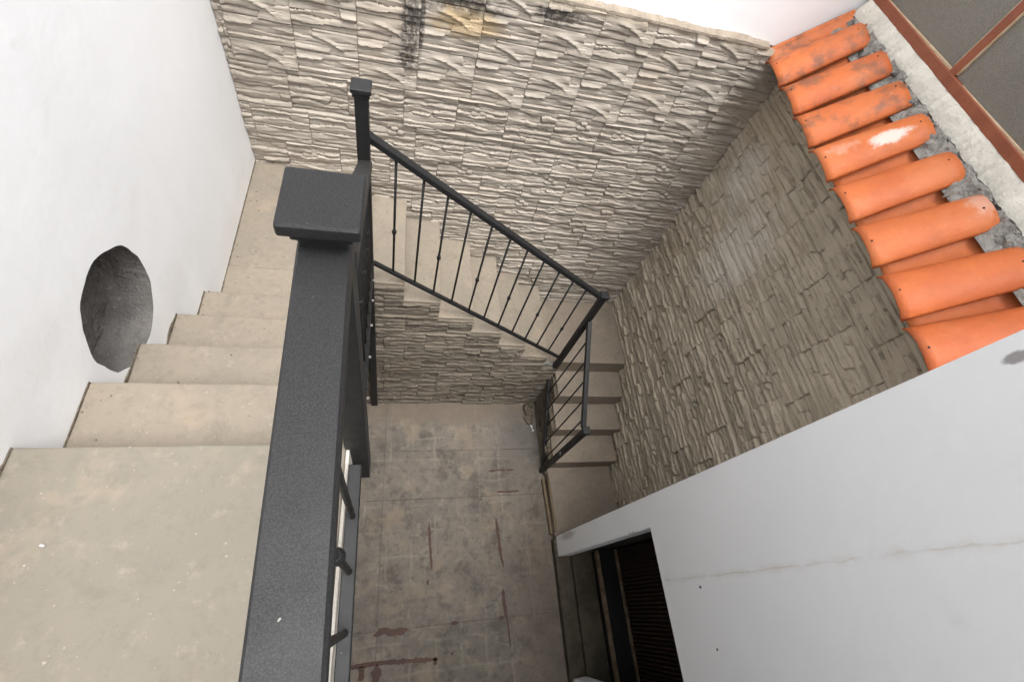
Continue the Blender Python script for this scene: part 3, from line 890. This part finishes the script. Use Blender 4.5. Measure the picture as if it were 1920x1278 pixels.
# the passage behind the doorway, its shade put into near-black colours
room = thing('passage', 'unlit passage behind the dark doorway', 'room')
box('ceiling', (XW + TH + 0.002, YN, 2.05), (XR - 0.03, -2.46, 2.17), M['dark'], room)  # ceiling and end wall added to keep the interior dark
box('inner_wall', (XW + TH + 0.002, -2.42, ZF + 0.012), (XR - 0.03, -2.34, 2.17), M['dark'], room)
box('side_wall', (XR - 0.055, YN, ZF + 0.002), (XR - 0.028, -2.425, 2.045), M['shade_black'], room)
pas = tag(rough_box('passage_floor', (XW + 0.131, -4.2, ZF - 0.06), (2.911, YW, ZF + 0.006), M['brown_concrete'], None, 0.06, 0.004, 0.004, 9, 51.0), kind='structure')
st = thing('doorway_step', 'dark raised step with pale worn edge inside the doorway', 'step')
box('riser_block', (2.912, -4.2, ZF + 0.004), (3.22, -2.43, 0.288), M['shade_black'], st)
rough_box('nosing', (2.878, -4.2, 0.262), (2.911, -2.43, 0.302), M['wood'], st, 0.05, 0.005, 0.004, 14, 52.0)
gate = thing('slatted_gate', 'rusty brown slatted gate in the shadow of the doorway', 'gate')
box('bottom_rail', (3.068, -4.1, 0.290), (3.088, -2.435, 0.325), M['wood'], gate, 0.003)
box('shade_backing', (3.125, -4.1, 0.290), (3.135, -2.435, 1.95), M['shade_black'], gate)  # black sheet stands in for the shaded depth behind the slats
box('top_rail', (3.072, -4.1, 1.905), (3.10, -2.435, 1.945), M['rust'], gate, 0.003)
sm = None
y = -2.455
while y > -3.75:
    if sm is None:
        s = box('slat', (0, -0.008, 0.32), (0.022, 0.008, 1.91), M['rust'], gate, 0.003, 1); sm = s.data
    else:
        s = bpy.data.objects.new('slat', sm); col.objects.link(s); s.parent = gate
    s.location = (3.085 + random.uniform(-0.002, 0.002), y, 0)
    y -= 0.031

near = tag(box('plaster_wall', (-0.2, YN - 0.2, -0.1), (XR + 0.2, YN - 0.003, 6.2), M['plaster']), 'unseen white plaster wall closing the near end, raised to cut low sky light', 'wall', 'white plaster walls')  # out of view; its height is added to block light from the horizon

# ------------------------------------------------------------------ iron railings
RG = 'black iron stair railings'
UP = Vector((0, 0, 1))
def cap(parent, x, y, z, sx, sy, t=0.022):
    bm = blank(); add_box(bm, (x - sx / 2, y - sy / 2, z - t), (x + sx / 2, y + sy / 2, z), 0.0055, 3)
    return bm_obj('post_cap', bm, M['metal'], parent)
def post(parent, x, y, z0, z1, s, capx, capy, tilt=0.0):
    bm = blank()
    bar(bm, (x + tilt, y, z0), (x, y, z1 - 0.02), s, s, up=Vector((0, 1, 0)), bev=0.003)
    add_box(bm, (x - s * 0.5 - 0.007, y - s * 0.5 - 0.007, z1 - 0.042), (x + s * 0.5 + 0.007, y + s * 0.5 + 0.007, z1 - 0.0225), 0.004, 2)
    p = bm_obj('post', bm, M['metal'], parent)
    cap(parent, x, y, z1, capx, capy)
    return p
def baluster(parent, a, b, r=0.0075, collar=None):
    bm = blank(); tube(bm, a, b, r, 10)
    o = bm_obj('baluster', bm, M['metal'], parent)
    if collar:
        a, b = Vector(a), Vector(b); c = a.lerp(b, collar); d = (b - a).normalized()
        bm = blank(); w = r * 2.2
        tube(bm, c - d * w * 1.4, c + d * w * 1.4, r, 12, [(0, r * 1.1), (w * 0.3, r * 1.45), (w * 0.7, r * 1.6), (w * 1.4, r * 2.05), (w * 2.1, r * 1.6), (w * 2.5, r * 1.45), (w * 2.8, r * 1.1)])
        bm_obj('collar', bm, M['metal'], o)
    return o
def moulded(parent, a, b, w, t, name='handrail'):
    """flat handrail with rolled lips and two shallow grooves"""
    a, b = Vector(a), Vector(b)
    d = (b - a).normalized(); s = d.cross(UP).normalized(); u = s.cross(d)
    hw = w / 2
    pr = [(-hw, -t), (-hw, -0.006), (-hw + 0.004, 0.0), (-hw + 0.013, 0.0), (-hw + 0.016, 0.0), (-hw + 0.019, 0.0),
          (hw - 0.019, 0.0), (hw - 0.016, 0.0), (hw - 0.013, 0.0), (hw - 0.004, 0.0), (hw, -0.006), (hw, -t)]
    bm = blank(); L = (b - a).length; n = max(1, int(L / 0.25)); rings = []
    for i in range(n + 1):
        c = a.lerp(b, i / n)
        rings.append([bm.verts.new(c + s * p[0] + u * p[1]) for p in pr])
    for r0, r1 in zip(rings, rings[1:]):
        for i in range(len(pr)): bm.faces.new((r0[i], r0[(i + 1) % len(pr)], r1[(i + 1) % len(pr)], r1[i]))
    bm.faces.new(rings[0]); bm.faces.new(rings[-1][::-1])
    return bm_obj(name, bm, M['metal'], parent)
def lower_bar(parent, a, b, w=0.034, t=0.03):
    bm = blank(); bar(bm, a, b, w, t, bev=0.0025)
    return bm_obj('bottom_rail', bm, M['metal'], parent)

# ---- along the top landing
r0 = thing('railing', 'thick dark grey iron railing along the top landing in the foreground', 'railing', RG)
moulded(r0, (0.868, -2.315, 4.245), (0.925, YN + 0.03, 4.245), 0.072, 0.030)
P1 = (0.868, -2.292)
post(r0, P1[0], P1[1], 2.95, 4.305, 0.066, 0.103, 0.106, -0.004)
lower_bar(r0, (0.871, -2.39, 3.368), (0.892, YN + 0.03, 3.368), 0.035, 0.035)
y = -2.532; i = 0
while y > YN + 0.1:
    t = (-2.33 - y) / (-2.33 - YN)
    baluster(r0, (0.872 + 0.02 * t, y, 3.38), (0.868 + 0.05 * t, y, 4.22), 0.0085, 0.46 if i % 2 == 1 else None)
    y -= 0.135; i += 1
# ---- down the upper flight
r1 = thing('railing', 'black iron railing sloping down the upper flight behind the large post cap', 'railing', RG)
P2 = (0.790, -0.842)
post(r1, P2[0], P2[1], 0.0, 3.525, 0.058, 0.085, 0.085)
moulded(r1, (0.872, -2.262, 4.17), (0.800, -0.905, 3.19), 0.062, 0.030)
a1, b1 = Vector((0.868, -2.262, 3.27)), Vector((0.805, -0.872, 2.36))
lower_bar(r1, a1, b1, 0.034, 0.034)
ta, tb = Vector((0.872, -2.262, 4.14)), Vector((0.800, -0.872, 3.15))
for k in range(1, 11):
    t = k / 11
    o = baluster(r1, a1.lerp(b1, t), ta.lerp(tb, t), 0.0075, 0.5 if k % 2 else None)
for k in range(5):
    t = 0.12 + 0.18 * k; c = a1.lerp(b1, t)
    bm = blank(); tube(bm, c + Vector((0.012, 0, 0)), c + Vector((0.027, 0, 0)), 0.006, 8); bm_obj('bolt', bm, M['mortar'], r1)
# ---- down the middle flight
r2 = thing('railing', 'black iron railing with collared balusters down the middle flight', 'railing', RG)
A2, B2 = Vector((0.815, -0.815, 3.275)), Vector((2.49, -0.803, 2.115))
C2, D2 = Vector((0.815, -0.812, 2.315)), Vector((2.47, -0.803, 1.10))
moulded(r2, A2, B2, 0.044, 0.034)
lower_bar(r2, C2, D2, 0.026, 0.026)
bx = [0.940, 1.085, 1.222, 1.364, 1.508, 1.644, 1.780, 1.920, 2.062, 2.198, 2.335]
for k, x in enumerate(bx):
    zt = A2.z + (B2.z - A2.z) * (x - A2.x) / (B2.x - A2.x) - 0.036; zb = C2.z + (D2.z - C2.z) * (x - C2.x) / (D2.x - C2.x)
    baluster(r2, (x, -0.81, zb), (x, -0.81, zt), 0.0072, 0.42 if k % 2 == 0 else None)
post(r2, 2.512, -0.803, 0.80, 2.132, 0.048, 0.068, 0.068)
# ---- down the lower flight
r3 = thing('railing', 'short black iron railing at the lower flight above the courtyard floor', 'railing', RG)
A3, B3 = Vector((2.525, -0.83, 1.775)), Vector((2.53, -1.575, 1.290))
C3, D3 = Vector((2.522, -0.83, 0.640)), Vector((2.53, -1.600, 0.085))
moulded(r3, A3, B3, 0.042, 0.030)
lower_bar(r3, C3, D3, 0.03, 0.03)
for k in range(5):
    t = (k + 0.8) / 5.35
    baluster(r3, C3.lerp(D3, t), A3.lerp(B3, t) - Vector((0, 0, 0.03)), 0.0072)
post(r3, 2.532, -1.603, 0.0, 1.335, 0.046, 0.064, 0.064)
bm = blank(); tube(bm, (2.505, -1.603, 0.72), (2.503, -1.630, 0.72), 0.006, 8); bm_obj('bolt', bm, M['mortar'], r3)

# ------------------------------------------------------------------ tiled eave on top of the right wall
eave = thing('tiled_eave', 'short eave of orange barrel tiles on top of the dark stone wall', 'eave')
EX, BX = 3.064, 3.425
def eave_z(y): return 3.605 + 0.045 * max(y, -2.2) - 0.0
SL = Vector((BX - EX, 0, 0.305)); TL = SL.length
tl_dir = SL.normalized(); tl_n = Vector((-tl_dir.z, 0, tl_dir.x))
def barrel(seed, w0, w1, L, up=True, th=0.009):
    """half-barrel tile: x along its length, y across, z out of the roof"""
    rnd = random.Random(seed); bm = blank(); NL, NA = 12, 14
    grid = {}
    for lay in (0, 1):
        for i in range(NL + 1):
            t = i / NL; r = (w0 + (w1 - w0) * t) / 2 - lay * th
            for j in range(NA + 1):
                a = math.pi * (0.10 + 0.80 * j / NA)
                p = Vector((t * L, math.cos(a) * r, math.sin(a) * r * 0.78))
                ns = mnoise.noise(p * 6 + Vector((seed, 0, 0))) * 0.0025 + mnoise.noise(p * 40 + Vector((seed, 0, 0))) * 0.0008
                p += Vector((0, math.cos(a), math.sin(a))) * ns
                if i in (0, NL): p.x += 0.004 * mnoise.noise(Vector((a * 4, seed, i)))
                if not up: p.z = -p.z
                grid[lay, i, j] = bm.verts.new(p)
    for lay in (0, 1):
        for i in range(NL):
            for j in range(NA):
                f = bm.faces.new((grid[lay, i, j], grid[lay, i + 1, j], grid[lay, i + 1, j + 1], grid[lay, i, j + 1])); f.smooth = True
    for i in (0, NL):
        for j in range(NA): bm.faces.new((grid[0, i, j], grid[0, i, j + 1], grid[1, i, j + 1], grid[1, i, j]))
    for j in (0, NA):
        for i in range(NL): bm.faces.new((grid[0, i, j], grid[0, i + 1, j], grid[1, i + 1, j], grid[1, i, j]))
    bmesh.ops.recalc_face_normals(bm, faces=bm.faces)
    me = bpy.data.meshes.new('roof_tile'); bm.to_mesh(me); bm.free(); me.materials.append(M['tile'])
    return me
def tile_matrix(y, z, yaw=0.0, roll=0.0, lift=0.0):
    m = Matrix((tl_dir, (0, 1, 0), tl_n)).transposed().to_4x4()
    m.translation = Vector((EX, y, z)) + tl_n * lift
    return m @ Matrix.Rotation(yaw, 4, 'Z') @ Matrix.Rotation(roll, 4, 'X')
tiles = [(-0.200, 3.592, 0.21, 0.16), (-0.452, 3.585, 0.22, 0.165), (-0.692, 3.566, 0.215, 0.165), (-0.942, 3.556, 0.22, 0.165),
         (-1.215, 3.549, 0.215, 0.17), (-1.476, 3.542, 0.21, 0.165), (-1.757, 3.536, 0.215, 0.17), (-2.02, 3.520, 0.22, 0.175), (-2.285, 3.510, 0.22, 0.17), (-2.55, 3.505, 0.22, 0.17)]
tm = [barrel(3 + i * 5, 0.252, 0.200, TL, True) for i in range(4)]
pm = [barrel(90 + i * 5, 0.20, 0.17, TL * 0.97, False) for i in range(3)]
for i, (y, z, w0, w1) in enumerate(tiles):
    o = bpy.data.objects.new('roof_tile', tm[i % 4]); col.objects.link(o); o.parent = eave
    o.matrix_world = tile_matrix(y, z, random.uniform(-0.02, 0.02) - 0.01, random.uniform(-0.05, 0.05), -0.042)
    yb = (y + (tiles[i - 1][0] if i else 0.055)) / 2
    o = bpy.data.objects.new('pan_tile', pm[i % 3]); col.objects.link(o); o.parent = eave
    o.matrix_world = tile_matrix(yb, z - 0.012, 0.0, 0.0, 0.020 if i else 0.03) @ Matrix.Translation((0.055, 0, 0))
# sloping bed beneath the tiles
bm = blank()
pr = [(EX + 0.16, 3.555), (BX + 0.06, 3.79), (BX + 0.06, 3.62), (XR + 0.185, 3.60), (XR - 0.012, 3.56)]
A = [bm.verts.new((x, 0.0, z)) for x, z in pr]; B = [bm.verts.new((x, -2.75, z - 0.085)) for x, z in pr]
bm.faces.new(A); bm.faces.new(B[::-1])
for i in range(5): bm.faces.new((A[i], A[(i + 1) % 5], B[(i + 1) % 5], B[i]))
bm_obj('tile_bed', bm, M['mortar'], eave)
# lumpy mortar packed behind the tile tops
vs, fs = [], []
NU, NV = 280, 18
for i in range(NU + 1):
    y = 0.0 - 2.75 * i / NU
    zt = 3.905 + 0.018 * y
    for j in range(NV + 1):
        t = j / NV
        x = BX - 0.055 + 0.115 * t
        z = zt - 0.105 + 0.115 * t ** 0.8
        p = Vector((x, y, z))
        k = math.sin(math.pi * min(1, t * 1.1)) if t < 0.91 else 0.2
        z += k * (0.024 * mnoise.noise(p * 16) + 0.016 * mnoise.noise(p * 42) + 0.005 * mnoise.noise(p * 100))
        x += k * (0.028 * mnoise.noise(p * 18 + Vector((5, 0, 0))) + 0.014 * mnoise.noise(p * 50 + Vector((5, 0, 0))))
        vs.append((x, y, z))
for i in range(NU):
    for j in range(NV):
        q = i * (NV + 1) + j
        fs.append((q, q + 1, q + NV + 2, q + NV + 1))
pydata('mortar_packing', vs, fs, M['mortar'], eave)
# cream render strip up to the window
vs, fs = [], []
NV = 12
for i in range(NU + 1):
    y = 0.0 - 2.75 * i / NU
    zt = 3.905 + 0.018 * y
    for j in range(NV + 1):
        t = j / NV
        x = BX + 0.030 + (3.515 - BX - 0.030) * t
        x -= (1 - t) * 0.022 * (mnoise.noise(Vector((y * 9, 1, 1))) + 0.6 * mnoise.noise(Vector((y * 30, 1, 1))))
        z = zt + 0.012 + 0.085 * t ** 0.75 - 0.02 * (1 - t) ** 3
        p = Vector((x, y, z))
        z += (0.007 * mnoise.noise(p * 14) + 0.003 * mnoise.noise(p * 50)) * (1 - t * 0.6)
        vs.append((x, y, z))
for i in range(NU):
    for j in range(NV):
        q = i * (NV + 1) + j
        fs.append((q, q + 1, q + NV + 2, q + NV + 1))
pydata('render_strip', vs, fs, M['lime'], eave)
for i in range(70):
    y = -0.03 - 2.3 * random.random(); q = random.uniform(0.005, 0.015)
    lump('mortar_crumb', (BX + 0.012 + random.uniform(-0.02, 0.03), y, 3.905 + 0.018 * y - 0.012), (q, q * 1.3, q * 0.7), M['mortar'], eave, i * 3.3, 0.7, 1)
# mortar smeared into the gaps beside the tiles
for i in range(len(tiles) - 1):
    y0, y1 = tiles[i][0] - 0.045, tiles[i + 1][0] + 0.045
    t0 = random.uniform(0.84, 0.95)
    vs, fs = [], []
    for a in range(25):
        for b in range(13):
            y = y0 + (y1 - y0) * b / 12
            t = t0 + (0.16 * mnoise.noise(Vector((y * 22, i * 3.7, 0))) + 0.10 * mnoise.noise(Vector((y * 70, i, 0)))) * (1 - a / 24) + (1.04 - t0) * a / 24
            c = Vector((EX, y, tiles[i][1])) + tl_dir * TL * t
            hgt = -0.018 + 0.040 * (a / 24) ** 0.6 * (0.55 + 0.45 * abs(2 * b / 12 - 1))
            hgt += 0.014 * mnoise.noise(c * 26) + 0.007 * mnoise.noise(c * 60) + 0.002 * mnoise.noise(c * 130)
            c += tl_n * hgt
            vs.append(tuple(c))
    for a in range(24):
        for b in range(12):
            q = a * 13 + b; fs.append((q, q + 1, q + 14, q + 13))
    pydata('mortar_fillet', vs, fs, M['mortar'], eave)
# nail holes near the tile ends
for i, (y, z, w0, w1) in enumerate(tiles[:8]):
    for t in (0.06, 0.93):
        c = Vector((EX, y, z)) + tl_dir * TL * t + tl_n * (-0.042 + (0.252 - 0.052 * t) / 2 * 0.78 - 0.003)
        a = random.uniform(-0.02, 0.02); bm = blank(); tube(bm, c + Vector((0, a, 0)), c + Vector((0, a, 0)) + tl_n * 0.004, 0.0042, 8)
        bm_obj('nail_hole', bm, M['shade_black'], eave)

# ------------------------------------------------------------------ window above the eave
win = thing('window', 'red-brown framed window with obscured glass above the tiled eave', 'window')
WX = 3.50
def wz(y): return 3.985 + 0.019 * y
bm = blank(); bar(bm, (WX + 0.02, 0.03, wz(0.03) + 0.022), (WX + 0.02, -2.75, wz(-2.75) + 0.022), 0.045, 0.05, bev=0.004); bm_obj('bottom_rail', bm, M['frame'], win)
bm = blank(); bar(bm, (WX + 0.02, 0.03, 5.05), (WX + 0.02, -2.75, 5.0), 0.045, 0.05, bev=0.004); bm_obj('top_rail', bm, M['frame'], win)
mull = [0.012, -0.758, -1.53, -2.30]
for y in mull:
    box('mullion', (WX, y - 0.021, wz(y) + 0.044), (WX + 0.04, y + 0.021, 5.02), M['frame'], win, 0.004)
for a, b in zip(mull, mull[1:]):
    box('pane', (WX + 0.018, b + 0.022, wz(b) + 0.046), (WX + 0.024, a - 0.022, 5.02), M['glass'], win)
    bm = blank()
    add_box(bm, (WX + 0.004, b + 0.0215, wz(b) + 0.0475), (WX + 0.017, a - 0.0215, wz(b) + 0.060), 0.002, 1)
    bm_obj('putty', bm, M['putty'], win)
    for y0, y1 in ((b + 0.0215, b + 0.028), (a - 0.028, a - 0.0215)):
        box('putty', (WX + 0.005, y0, wz(b) + 0.07), (WX + 0.017, y1, 5.02), M['putty'], win)
box('surround', (WX - 0.005, -2.75, 5.07), (WX + 0.16, 0.03, 5.3), M['plaster'], win)
dimroom = thing('upper_room', 'dim room behind the obscured window glass', 'room')
box('room_wall', (4.4, -2.8, 3.4), (4.5, 0.2, 5.3), M['dark'], dimroom)  # unseen closed box added so no sky shows through the glass
box('room_floor', (3.6, -2.8, 3.62), (4.4, 0.2, 3.72), M['dark'], dimroom)
box('room_ceiling', (3.67, -2.8, 5.2), (4.4, 0.2, 5.3), M['dark'], dimroom)

# ------------------------------------------------------------------ small leavings on the floor
rub = thing('rubble_heap', 'small grey heap of broken mortar in the floor corner below the stairs', 'rubble')
for i in range(7):
    lump('mortar_chunk', (2.47 + random.uniform(-0.05, 0.05), -0.87 - 0.03 * i + random.uniform(-0.01, 0.01), 0.02 + random.random() * 0.03), (0.035, 0.04, 0.03), M['stone_d'], rub, i * 4.1, 0.6, 2)
pl = thing('paint_scrap', 'crumpled white scrap on the floor beside the rubble', 'scrap')
for i in range(4):
    lump('flake', (2.462 + 0.008 * i, -1.05 - 0.035 * i, 0.014), (0.012, 0.022, 0.012), M['flake'], pl, i * 9.7, 0.7, 1)
bm = blank(); tube(bm, (0.148, -2.55, ZT + 0.004), (0.158, -2.552, ZT + 0.004), 0.0035, 6)
tag(bm_obj('paper_scrap', bm, M['flake']), 'tiny white paper scrap lying on the top landing', 'scrap')

# loose grit swept into the lower steps and floor edges
bm = blank(); gr = random.Random(5)
def grit(x, y, z):
    q = gr.uniform(0.0012, 0.0042)
    r = bmesh.ops.create_icosphere(bm, subdivisions=1, radius=q)
    for v in r['verts']: v.co = Vector((v.co.x * gr.uniform(0.8, 1.5), v.co.y * gr.uniform(0.8, 1.5), v.co.z * 0.7)) + Vector((x, y, z + q * 0.5))
for i in range(170): grit(gr.uniform(0.9, 2.5), gr.uniform(-3.3, -0.86), 0.0)
for i in range(120): grit(gr.uniform(0.85, 2.5), YI - 0.05 - 0.10 * gr.random() ** 2, 0.0)
for i in range(60): grit(XW - 0.03 - 0.12 * gr.random() ** 2, gr.uniform(-3.4, -1.2), 0.0)
for k in range(4):
    za = ZL2 - k * H
    for i in range(22): grit(gr.uniform(2.62, 3.26), yn[k] + (0.02 + 0.22 * gr.random() ** 0.4 if k else 0.7 * gr.random()), za)
for i in range(40): grit(gr.uniform(2.6, 3.25), gr.uniform(-2.2, -1.62), ZF)
for k, x in enumerate(tn):
    for i in range(14): grit(x - 0.25 * gr.random(), -0.03 - 0.74 * gr.random() ** 1.5, ZL1 - (k + 1) * H)
for i in range(60): grit(0.02 + 0.7 * gr.random() ** 2, gr.uniform(-1.2, -0.03), ZL1)
for k in range(4):
    for i in range(7): grit(0.015 + 0.5 * gr.random() ** 3, noses[k + 1][0] - 0.2 * gr.random(), ZT - (k + 1) * H)
tag(bm_obj('grit', bm, M['dirt']), 'loose brown grit scattered over floor and stair treads', 'grit', kind='stuff')
